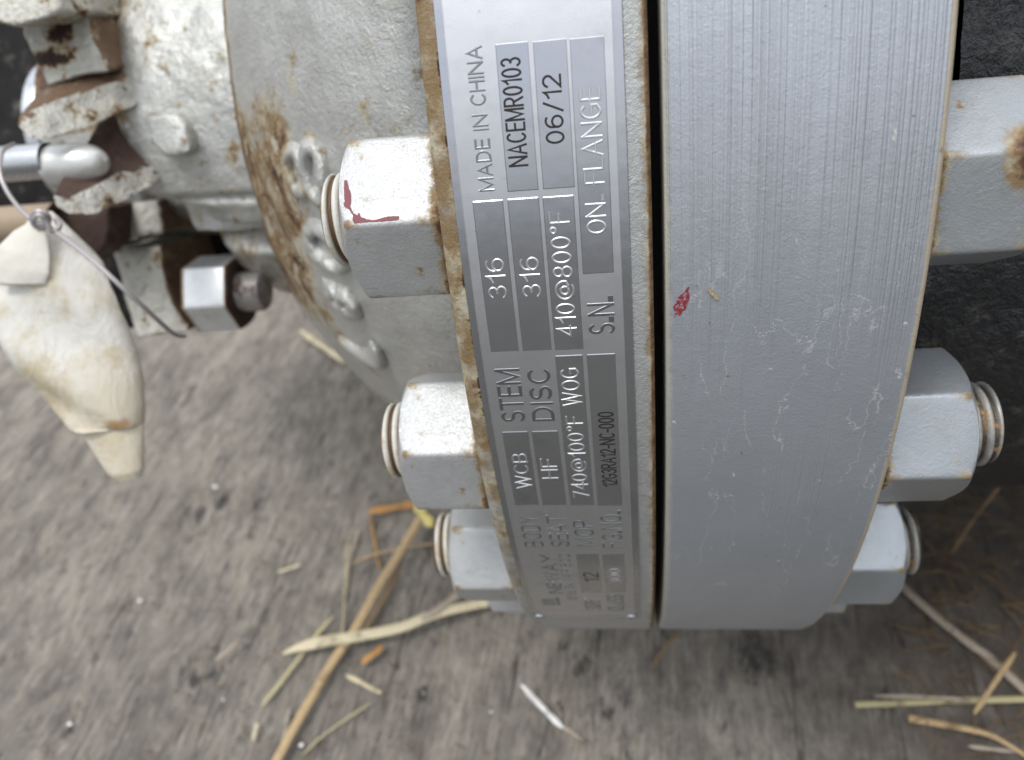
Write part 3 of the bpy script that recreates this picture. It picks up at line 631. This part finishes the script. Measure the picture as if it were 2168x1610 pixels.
# ------------------------------------------------------------------ neck, yoke and gland at the left
neckp = [(-.186, .118), (-.205, .116), (-.222, .113), (-.234, .108), (-.243, .094), (-.250, .078), (-.262, .071), (-.285, .069), (-.31, .070)]
nd = dense(prof_round(neckp, .006, 5), .003)
def sstep(a, b, x): t = min(1, max(0, (x - a) / (b - a))); return t * t * (3 - 2 * t)
def neck():
    n = 360
    def fn(i, j):
        a = 2 * math.pi * i / n; a = a - 2 * math.pi if a > math.pi else a
        x, r = nd[j]; f = 1 - sstep(.30, .42, a)            # the casting reaches further towards the yoke on its upper side
        x -= f * .034 * sstep(.19, .235, abs(x))
        r -= .016 * sstep(.47, .52, a) * (1 - sstep(.60, .68, a)) * sstep(.192, .21, abs(x))
        r -= .004 * sstep(.30, .33, a) * (1 - sstep(.33, .36, a)) * sstep(.19, .2, abs(x))
        v = Vector((x, -r * math.sin(a), r * math.cos(a)))
        return v + v.normalized() * (mn.fractal(v * 30, .9, 2, 4) * .0028)
    return recalc(grid('neck', fn, n, len(nd), closeu=True))
vpart('neck', neck(), M['neck'], sharp=0)
def block(name, poly, ext, m_, bev=.003, lump=.0012, side=None, top=None):
    """a lump of casting: outline given as photo direction + depth, thickness as a vector in the valve frame"""
    bm = bmesh.new(); f = [vp(*q) for q in poly]; e = Vector(ext)
    a = [bm.verts.new(p_) for p_ in f]; b = [bm.verts.new(p_ + e) for p_ in f]
    n = len(a); bm.faces.new(a); bm.faces.new(b[::-1])
    for i in range(n): bm.faces.new((a[i], b[i], b[(i + 1) % n], a[(i + 1) % n]))
    bmesh.ops.recalc_face_normals(bm, faces=bm.faces)
    if bev: bmesh.ops.bevel(bm, geom=list(bm.edges), offset=bev, segments=3, profile=.6, affect='EDGES')
    bmesh.ops.triangulate(bm, faces=bm.faces[:])
    for _ in range(6):
        ed = [x for x in bm.edges if x.calc_length() > .004]
        if not ed or len(bm.faces) > 9000: break
        bmesh.ops.subdivide_edges(bm, edges=ed, cuts=1); bmesh.ops.triangulate(bm, faces=bm.faces[:])
    if lump:
        for v in bm.verts: v.co += mn.noise_vector(v.co * 55) * lump + mn.noise_vector(v.co * 170) * lump * .35
    bmesh.ops.recalc_face_normals(bm, faces=bm.faces)
    me = bpy.data.meshes.new(name); bm.to_mesh(me); bm.free()
    me.materials.append(m_)
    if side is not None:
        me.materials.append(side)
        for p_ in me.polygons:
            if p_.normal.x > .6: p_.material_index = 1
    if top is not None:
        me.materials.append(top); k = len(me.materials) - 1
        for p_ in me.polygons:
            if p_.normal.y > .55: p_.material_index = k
    return vpart(name, me, m_, sharp=45)
def rodx(name, u0, u1, v, d, r_, m_, x0=None, x1=None, n=40, taper=None, steps=20, parent=None):
    """round bar parallel to the flange axis"""
    a, b = vp(u0, v, d), vp(u1, v, d); x0 = a.x if x0 is None else x0; x1 = b.x if x1 is None else x1; c = b
    def fn(i, j):
        t = 2 * math.pi * i / n; k = j / steps; rr = r_ * (taper(k) if taper else 1)
        return (x0 + (x1 - x0) * k, c.y - rr * math.sin(t), c.z + rr * math.cos(t))
    return vpart(name, recalc(grid(name, fn, n, steps + 1, closeu=True)), m_, sharp=60)

# yoke: two stepped lumps of the flange above, two below
block('yoke_shoulder', [(-90, -110, .372), (92, -110, .372), (118, 0, .372), (131, 26, .372), (80, 45, .372), (28, 57, .372), (-90, 34, .372)], (0, .004, -.055), M['cast'], .003, .002)
block('yoke_flange', [(20, -70, .400), (172, -70, .400), (192, 30, .400), (206, 80, .400), (228, 150, .400), (95, 184, .400), (50, 75, .400)], (0, .006, -.045), M['cast'], .0025, .002, side=M['rustface'])
block('yoke_flange', [(228, 432, .478), (330, 424, .478), (346, 494, .478), (236, 514, .478)], (0, -.002, -.09), M['cast'], .0025, .0016, side=M['rustface'])
block('yoke_flange', [(234, 530, .486), (340, 522, .486), (350, 600, .486), (398, 703, .486), (290, 716, .486)], (0, .0, -.10), M['cast'], .0025, .0016, side=M['rustface'])
# pair of gland lugs with the eye bolt between them
block('gland_lug', [(38, 241, .386), (31, 268, .384), (56, 295, .384), (86, 303, .386), (143, 291, .392), (201, 268, .400), (250, 244, .408), (290, 226, .414), (279, 165, .416), (241, 174, .408), (161, 197, .398), (89, 219, .390)], (.004, .028, -.05), M['cast'], .0022, .0012, top=M['rustface'])
block('gland_lug', [(104, 414, .392), (112, 440, .392), (148, 457, .394), (201, 453, .400), (268, 425, .412), (313, 398, .420), (345, 376, .428), (331, 328, .430), (250, 358, .414), (201, 388, .404), (148, 410, .396)], (.003, .036, -.055), M['cast'], .0022, .0012, top=M['redrust'])
block('lug_web', [(215, 290, .44), (300, 240, .44), (330, 318, .44), (215, 385, .44)], (0, 0, -.02), M['redrust'], .002, .001)
rodx('eye_bolt', -60, 105, 340, .405, .0088, M['steel'])
rodx('eye_bolt_head', 84, 228, 342, .404, .0102, M['eye'], taper=lambda k: max(.001, (1 - max(0, (k - .45) / .55) ** 2.4)) ** .5 * (1 if k > .06 else .7), steps=30)
rodx('gland_rod', -60, 125, 468, .452, .0102, M['tan'])
block('gland_rod_rust', [(112, 445, .456), (230, 440, .456), (226, 520, .456), (180, 560, .456), (118, 500, .456)], (0, 0, -.03), M['redrust'], .002, .001)
# near-black block added as the hollow's shade, the polished stem collar in it
block('recess_shade', [(-140, 40, .52), (130, 40, .52), (180, 330, .52), (300, 350, .52), (560, 520, .56), (520, 640, .56), (330, 690, .56), (230, 700, .56), (60, 520, .53), (-140, 440, .52)], (0, 0, -.03), M['shade_black'], .002, .002)
def collar():
    n = 120; pr_ = [(-.372, .001), (-.372, .046), (-.369, .050), (-.361, .050), (-.3585, .047), (-.358, .042), (-.3545, .042), (-.354, .050), (-.34, .050), (-.325, .049)]
    return recalc(lathe('stem_collar', dense(prof_round(pr_, .001), .004), n))
vpart('stem_collar', collar(), M['steel'])
# raised boss and web on the neck
block('boss', [(308, 246, .408), (372, 240, .404), (392, 262, .404), (404, 318, .406), (388, 332, .410), (346, 334, .412), (318, 300, .412)], (0, 0, -.02), M['neck'], .003, .001)
block('web', [(385, 424, .452), (470, 416, .450), (590, 410, .448), (600, 480, .452), (470, 492, .456), (415, 494, .456)], (0, 0, -.03), M['neck'], .0025, .0012)
# yoke bolt: nut and stud end, parallel to the flange axis
yc = vp(440, 622, .487)
ym = nut_mesh('yoke_nut', .0405, .0285, .0125); ym.materials.append(M['nut_yoke'])
link('yoke_nut', ym, None, valve, VM @ Matrix.Translation((vp(392, 620, .472).x, yc.y, yc.z)) @ Matrix.Rotation(.14, 4, 'X'), sharp=30)
ys = stud_mesh('yoke_stud', 0, .0435, .0122, .0028, .0013); ys.materials.append(M['yoke_stud'])
link('yoke_stud', ys, None, valve, VM @ Matrix.Translation((vp(392, 620, .472).x, yc.y, yc.z)), sharp=0)

# ------------------------------------------------------------------ the hanging tag
TAG_LINE = [tuple(VM @ vp(u, v, .369)) for u, v in ((238, 906), (256, 903), (272, 899), (288, 892), (299, 880))]
TAG_END = tuple(VM @ vp(268, 898, .370))
def tag_mat(t, v, x, y, z):
    n = t.noise(v, 45, 5, .65)
    col = t.mix(t.ss(n, .45, .7), (.62, .60, .545), (.47, .40, .27))
    col = t.mix(t.mul(t.ss(t.noise(t.off(v, (.2, .1, 0)), 24, 4, .6), .60, .74), .45), col, (.40, .29, .15))
    ev = t.node('ShaderNodeVectorMath', operation='DISTANCE'); t.put(ev.inputs[0], v); ev.inputs[1].default_value = TAG_END
    ed = t.m('MULTIPLY_ADD', t.noise(v, 110, 5, .75), -.022, ev.outputs['Value'])
    col = t.mix(t.mul(t.ss(ed, .035, .0), .4), col, (.50, .38, .18))
    for q in TAG_LINE:
        e2 = t.node('ShaderNodeVectorMath', operation='DISTANCE'); t.put(e2.inputs[0], v); e2.inputs[1].default_value = q
        col = t.mix(t.mul(t.ss(t.m('MULTIPLY_ADD', t.noise(v, 160, 5, .75), -.007, e2.outputs['Value']), .0015, -.0025), .75), col, (.36, .20, .07))
    return {'Base Color': col, 'Roughness': .55, 'Subsurface Weight': .08, 'Subsurface Radius': (.004, .003, .002), 'Normal': t.bump(t.add(t.noise(t.sc(v, (1, .5, .5)), 55, 5, .6, 1.0), t.mul(t.noise(v, 420, 3), .12)), .0018)}
M['tag'] = mat('stained_white_cloth', tag_mat)
def ribbed(name, rows, thick, m_, n=28, wr=.0012, fold=.22):
    """rows: (uL, vL, uR, vR, depth): a flattened sleeve"""
    P = []
    rows2 = []
    for a, b in zip(rows, rows[1:]):
        for k in range(6):
            t = k / 6; rows2.append(tuple(x + (y - x) * t for x, y in zip(a, b)))
    rows2.append(rows[-1])
    for uL, vL, uR, vR, d in rows2:
        L_, R_ = VM @ vp(uL, vL, d), VM @ vp(uR, vR, d); P.append((L_, R_))
    fw = (VM.to_3x3() @ Vector((0, 0, 1))).normalized()
    nr = len(P); tot = nr - 1
    def fn(i, j):
        L_, R_ = P[i]; c = (L_ + R_) / 2; h = (R_ - L_) / 2; a = 2 * math.pi * j / n
        th = min(thick, h.length * .55) * (1 if 0 < i < tot else .3)
        q = c + h * math.cos(a) + fw * math.sin(a) * th * (1 + fold * math.sin(3 * a + i * .3))
        return q + mn.noise_vector(q * 38) * wr * 1.5 + mn.noise_vector(q * 130) * wr * .25
    me = grid(name, fn, nr, n, closev=True)
    bm = bmesh.new(); bm.from_mesh(me); bmesh.ops.holes_fill(bm, edges=[e for e in bm.edges if e.is_boundary], sides=0); bmesh.ops.recalc_face_normals(bm, faces=bm.faces); bm.to_mesh(me); bm.free()
    return me
tag = bpy.data.objects.new('hanging_tag', None); COL.objects.link(tag); tag.location = VM @ vp(90, 462, .37)
tag['label'] = 'rolled white cloth tag with rusty stains hanging by a wire beside the valve yoke'; tag['category'] = 'tag'
TI = Matrix.Translation(-tag.location)
rows = [(76, 452, 116, 450, .374), (44, 500, 160, 495, .372), (-4, 560, 212, 556, .371), (-28, 640, 250, 632, .371), (4, 722, 277, 706, .373), (56, 798, 294, 782, .375), (112, 862, 302, 846, .377), (150, 900, 304, 892, .378), (160, 908, 302, 900, .379)]
link('sleeve', ribbed('sleeve', rows, .0105, M['tag']), M['tag'], tag, TI)
rows = [(150, 872, 300, 870, .3775), (176, 918, 304, 905, .3775), (208, 968, 305, 955, .379), (232, 1004, 305, 990, .380), (250, 1018, 300, 1008, .381)]
m2 = mat('white_cloth', lambda t, v, x, y, z: {'Base Color': t.mix(t.noise(v, 60, 4), (.52, .49, .42), (.66, .63, .56)), 'Roughness': .6, 'Normal': t.bump(t.noise(v, 150, 4), .0006)})
link('inner_strip', ribbed('inner_strip', rows, .0045, m2, wr=.0005, fold=0), M['tag'], tag, TI)
m3 = mat('stain', lambda t, v, x, y, z: {'Base Color': (.36, .20, .06), 'Roughness': .7})
rows = [(66, 470, 92, 462, .364), (30, 492, 98, 500, .3595), (-6, 525, 102, 548, .358), (-16, 560, 102, 580, .358), (-16, 604, 94, 601, .359)]
link('folded_flap', ribbed('folded_flap', rows, .0016, m2, wr=.0008, fold=0), m2, tag, TI)
def tube_pts(pts, r_, n=10, flat=1.0, taper=None):
    """smooth tube through world points"""
    P = [Vector(p_) for p_ in pts]; Q = []
    for i in range(len(P) - 1):
        p0, p1, p2, p3 = P[max(i - 1, 0)], P[i], P[i + 1], P[min(i + 2, len(P) - 1)]
        for k in range(6):
            t = k / 6; Q.append(.5 * ((2 * p1) + (p2 - p0) * t + (2 * p0 - 5 * p1 + 4 * p2 - p3) * t * t + (3 * p1 - p0 - 3 * p2 + p3) * t ** 3))
    Q.append(P[-1]); up = Vector((0, 0, 1)); m_ = len(Q)
    vs = []
    for i, q in enumerate(Q):
        tg = (Q[min(i + 1, m_ - 1)] - Q[max(i - 1, 0)]).normalized(); sd_ = tg.cross(up)
        if sd_.length < .05: sd_ = tg.cross(Vector((1, 0, 0)))
        sd_.normalize(); nv = sd_.cross(tg)
        k = taper(i / (m_ - 1)) if taper else 1
        for j in range(n):
            a = 2 * math.pi * j / n; vs.append(q + sd_ * math.cos(a) * r_ * k + nv * math.sin(a) * r_ * k * flat)
    fs = [(i * n + j, i * n + (j + 1) % n, (i + 1) * n + (j + 1) % n, (i + 1) * n + j) for i in range(m_ - 1) for j in range(n)]
    fs += [tuple(range(n))[::-1], tuple((m_ - 1) * n + j for j in range(n))]
    return recalc(mesh('tube', vs, fs))
wire_m = mat('galvanised_wire', lambda t, v, x, y, z: {'Base Color': (.40, .37, .37), 'Metallic': .6, 'Roughness': .45})
W_ = lambda pts: [VM @ vp(*q) for q in pts]
link('wire', tube_pts(W_([(30, 306, .385), (6, 320, .372), (0, 360, .366), (12, 400, .364), (40, 440, .363), (72, 470, .362), (88, 478, .361)]), .0010), wire_m, tag, TI)
link('wire', tube_pts(W_([(84, 470, .362), (130, 500, .358), (200, 555, .352), (260, 610, .352), (320, 665, .362), (366, 706, .380), (390, 712, .40)]), .0011), wire_m, tag, TI)
link('wire', tube_pts(W_([(66, 466, .362), (76, 450, .356), (94, 450, .356), (104, 464, .358), (94, 480, .36), (76, 480, .358), (70, 466, .356), (84, 456, .354), (98, 470, .356), (110, 490, .358), (126, 480, .36), (118, 464, .362)]), .0012), wire_m, tag, TI)

# ------------------------------------------------------------------ straw and bits on the floor
def straw_mat(name, c0, c1):
    return mat(name, lambda t, v, x, y, z: {'Base Color': t.mix(t.mul(t.ss(t.noise(v, 60, 5, .75), .52, .70), .75), t.mix(t.noise(v, 260, 5, .7), c0, c1), tuple(c * .38 for c in c0)), 'Roughness': .6, 'Normal': t.bump(t.noise(v, 700, 4), .0006)})
S = {'pale': straw_mat('pale_straw', (.50, .42, .26), (.68, .61, .43)), 'gold': straw_mat('golden_straw', (.34, .22, .10), (.54, .41, .23)), 'brown': straw_mat('brown_straw', (.16, .10, .05), (.34, .24, .13)),
     'green': straw_mat('yellow_green_straw', (.34, .30, .16), (.50, .44, .25)), 'white': straw_mat('white_straw', (.70, .68, .64), (.85, .84, .82)), 'orange': straw_mat('orange_leaf', (.34, .15, .04), (.55, .30, .08)),
     'yellow': straw_mat('yellow_leaf', (.66, .52, .14), (.74, .66, .28)), 'grey': straw_mat('grey_straw', (.26, .21, .16), (.42, .36, .28))}
def straw(name, label, cat, pts, wpx, m_, flat=.35, tap=None, h=.003, group=None):
    W0 = [ground(u, v, h + (q[0] if q else 0)) for u, v, *q in pts]
    dist = (W0[len(W0) // 2] - (VM @ CAML)).length; r_ = wpx / FPX * dist / 2
    c = W0[0].copy(); c.z = 0
    me = tube_pts([p_ - c for p_ in W0], r_, 10, flat, tap or (lambda k: min(1, .35 + 3 * min(k, 1 - k)) * (.85 + .12 * math.sin(9 * k) + .18 * mn.noise(Vector((k * 9, wpx, pts[0][0]))))))
    o = link(name, me, m_, None, Matrix.Translation(c), label=label, category=cat)
    if group: o['group'] = group
    return o
st = 'straw'
straw('straw', 'thick pale straw sheath lying below the lowest left nut, pointed at its left end', st, [(597, 1385, .003), (640, 1368, .006), (700, 1356, .008), (770, 1345, .008), (850, 1328, .010), (905, 1306, .010), (960, 1290, .008), (1032, 1276, .004)], 27, S['pale'], .4, lambda k: min(1, .12 + 5 * k) * (1 - .25 * k))
straw('straw', 'dry split stem branching up from the thick pale straw towards the lowest left nut', st, [(892, 1312, .012), (930, 1290, .011), (965, 1262, .008), (985, 1250, .006)], 20, S['grey'], .5)
straw('straw', 'long golden brown stalk running from the left nuts to the bottom edge', st, [(888, 1100, .014), (850, 1165, .012), (800, 1245, .009), (750, 1335, .006), (705, 1400, .003), (655, 1485, .003), (618, 1550, .003), (578, 1625, .003)], 21, S['gold'], .6, lambda k: 1 - .12 * k)
straw('straw', 'second brown stalk pressed against the long golden stalk', st, [(850, 1190, .006), (815, 1260, .004), (772, 1335, .003), (755, 1362, .003)], 15, S['brown'], .5)
straw('straw', 'thin yellow green straw slanting down to the left below the thick pale one', st, [(705, 1305), (670, 1345), (628, 1400), (590, 1450), (553, 1496)], 12, S['green'], .5)
straw('straw', 'hair thin green stem rising across the long stalk', st, [(740, 1120), (733, 1200), (728, 1290), (722, 1360), (712, 1395)], 5, S['green'], .6)
straw('leaf', 'orange curled leaf under the second left nut', 'leaf', [(780, 1083), (815, 1078), (850, 1072), (885, 1066)], 22, S['orange'], .25)
straw('leaf', 'bright yellow leaf fragment beside the third left nut', 'leaf', [(880, 1068), (893, 1085), (905, 1100), (914, 1116)], 24, S['yellow'], .2)
straw('straw', 'fine reddish stem hanging from the orange leaf', st, [(782, 1088), (790, 1130), (798, 1175), (804, 1205)], 6, S['orange'], .5)
straw('straw', 'thin bent stem left of the long stalk', st, [(765, 1110), (750, 1150), (738, 1190), (735, 1240)], 7, S['grey'], .5)
straw('straw', 'thin stem crossing behind the third left nut', st, [(740, 1195), (800, 1172), (860, 1160), (925, 1150)], 6, S['gold'], .5)
straw('straw', 'short pale stick below the thick straw', st, [(733, 1430), (760, 1443), (785, 1457), (808, 1468)], 12, S['pale'], .7)
straw('straw', 'white hollow stick at the bottom centre, brownish at its lower end', st, [(1104, 1450), (1135, 1484), (1165, 1515), (1192, 1542)], 14, S['white'], .8)
straw('straw', 'brownish splinter at the lower end of the white stick', st, [(1190, 1538), (1212, 1552), (1235, 1568)], 11, S['grey'], .5)
straw('straw', 'yellowish stick lying behind the bonnet, at the left of the raised letters', st, [(636, 700), (665, 722), (695, 742), (730, 770)], 15, S['pale'], .6)
straw('straw', 'reddish thin stem just below the joint of the two flanges', st, [(1442, 1338), (1420, 1358), (1398, 1385), (1380, 1414)], 9, S['brown'], .6)
straw('straw', 'long brown straw running from the lowest right nut to the right edge', st, [(1895, 1228), (1950, 1278), (2005, 1325), (2060, 1368), (2085, 1385), (2130, 1425), (2185, 1475)], 16, S['grey'], .6, lambda k: 1)
straw('straw', 'short golden straw crossing the long brown one at the right edge', st, [(2150, 1382, .006), (2120, 1425, .006), (2090, 1470, .004), (2062, 1512, .003)], 11, S['gold'], .6)
straw('straw', 'level yellow green straw near the lower right corner', st, [(1810, 1492), (1900, 1489), (2000, 1484), (2100, 1482), (2190, 1480)], 14, S['green'], .6, lambda k: .85)
straw('straw', 'thin grey straw lying just above the level yellow green one', st, [(1852, 1474, .006), (1930, 1475, .006), (2000, 1478, .006), (2060, 1484, .005)], 9, S['grey'], .6)
straw('straw', 'curved straw with a pale end in the lower right corner', st, [(1924, 1521), (1985, 1532), (2050, 1544), (2100, 1558), (2140, 1580), (2190, 1612)], 14, S['gold'], .5, lambda k: 1 - .55 * k)
straw('straw', 'thin red brown twig in front of the dark body at the right edge', st, [(2178, 935, .10), (2130, 1010, .09), (2080, 1075, .07), (2038, 1135, .03), (2015, 1175, .004)], 8, S['brown'], .7)
straw('straw', 'pale thin stem poking in at the right edge beside the second right stud', st, [(2185, 815, .16), (2150, 828, .155), (2112, 845, .15)], 6, S['grey'], .7)
straw('straw', 'very thin straw near the bottom edge between the stalk and the white stick', st, [(785, 1488), (730, 1525), (680, 1560), (640, 1600)], 5, S['green'], .6)
straw('straw', 'short grey splinter standing by the dark knot left of the straws', st, [(505, 1358, .004), (480, 1378, .006), (455, 1398, .003)], 11, S['grey'], .4)
straw('straw', 'tiny straw end at the bottom left of the long stalk', st, [(545, 1530), (540, 1550), (536, 1570)], 9, S['pale'], .5)
straw('straw', 'faint broken stem left of the lower end of the long stalk', st, [(612, 1500), (606, 1540), (598, 1580)], 10, S['grey'], .5)
straw('straw', 'fine pale stem above the pointed left end of the thick straw', st, [(588, 1212), (612, 1204), (637, 1196)], 7, S['pale'], .5)
straw('leaf', 'red brown crumpled leaf bit below the thick straw', 'leaf', [(765, 1405, .002), (780, 1392, .005), (800, 1378, .004), (805, 1366, .003)], 16, S['orange'], .3)
straw('leaf', 'red brown scrap against the lower end of the left flange', 'leaf', [(1036, 1272, .004), (1046, 1284, .006), (1054, 1296, .003)], 14, S['orange'], .3)
straw('straw', 'faint broad straw in the lower right corner below the curved one', st, [(2050, 1580), (2100, 1586), (2150, 1592)], 9, S['grey'], .4)
for k, (u, v, s_, lb) in enumerate(((835, 1222, 9, 'small white chip right of the long stalk'), (455, 1031, 12, 'white chip on the dark stain below the hanging tag'), (147, 1533, 9, 'white chip in the knot hole at the bottom left'),
                                    (897, 1468, 8, 'white chip in the knot hole left of the white stick'), (638, 1578, 12, 'white chip beside the lower end of the long stalk'), (296, 1272, 8, 'white chip in the left middle of the floor'),
                                    (472, 1482, 11, 'white chip below the dark knot left of the straws'), (1040, 1508, 7, 'faint white chip just left of the white stick'))):
    p_ = ground(u, v, .003); dist = (p_ - VM @ CAML).length; r_ = s_ / FPX * dist * .34
    bm = bmesh.new(); bmesh.ops.create_icosphere(bm, subdivisions=2, radius=r_)
    for q in bm.verts: q.co.z *= .35; q.co.x *= .6 + .5 * (k % 3); q.co += mn.noise_vector(q.co * 300 + Vector((k, 0, 0))) * r_ * .5
    me = bpy.data.meshes.new('chip'); bm.to_mesh(me); bm.free()
    link('paint_chip', me, S['white'], None, Matrix.Translation(p_), label=lb, category='chip')
# loose hay and crumbs, uncountable
def litter():
    rnd = random.Random(11); vs = []; fs = []
    def blade(c, ang, ln, wd, lift):
        d = Vector((math.cos(ang), math.sin(ang), 0)); s_ = Vector((-d.y, d.x, 0)) * wd; b = len(vs); n = 5
        for k in range(n + 1):
            t = k / n - .5; q = c + d * ln * t + Vector((0, 0, lift * (1 - 4 * t * t) + .001)) + Vector((-d.y, d.x, 0)) * .1 * ln * math.sin(3 * t)
            ww = 1 - abs(t) * 1.2; vs.extend((q - s_ * ww, q + s_ * ww, q + Vector((0, 0, wd * 1.2))))
        for k in range(n):
            a = b + 3 * k
            for i, j in ((0, 1), (1, 2), (2, 0)): fs.append((a + i, a + 3 + i, a + 3 + j, a + j))
    for _ in range(170):
        u = rnd.uniform(1960, 2230); v = rnd.uniform(1010, 1330) + (2168 - u) * .2
        if rnd.random() > .75: u = rnd.uniform(1900, 2200); v = rnd.uniform(1300, 1600)
        blade(ground(u, v, 0), rnd.uniform(0, 3.14), rnd.uniform(.008, .035), rnd.uniform(.0003, .0008), rnd.uniform(0, .008))
    for _ in range(130):
        u = rnd.uniform(0, 1500); v = rnd.uniform(1000, 1620)
        blade(ground(u, v, 0), rnd.uniform(0, 3.14), rnd.uniform(.003, .010), rnd.uniform(.0003, .0008), .001)
    me = recalc(mesh('hay_litter', vs, fs))
    hm = mat('hay', lambda t, v, x, y, z: {'Base Color': t.mix(t.noise(v, 60, 4, .7), (.10, .055, .025), (.22, .15, .075)), 'Roughness': .8})
    link('hay_litter', me, hm, smooth=False, kind='stuff', label='loose brown hay fibres and crumbs scattered on the wooden floor at the right edge', category='hay')
litter()
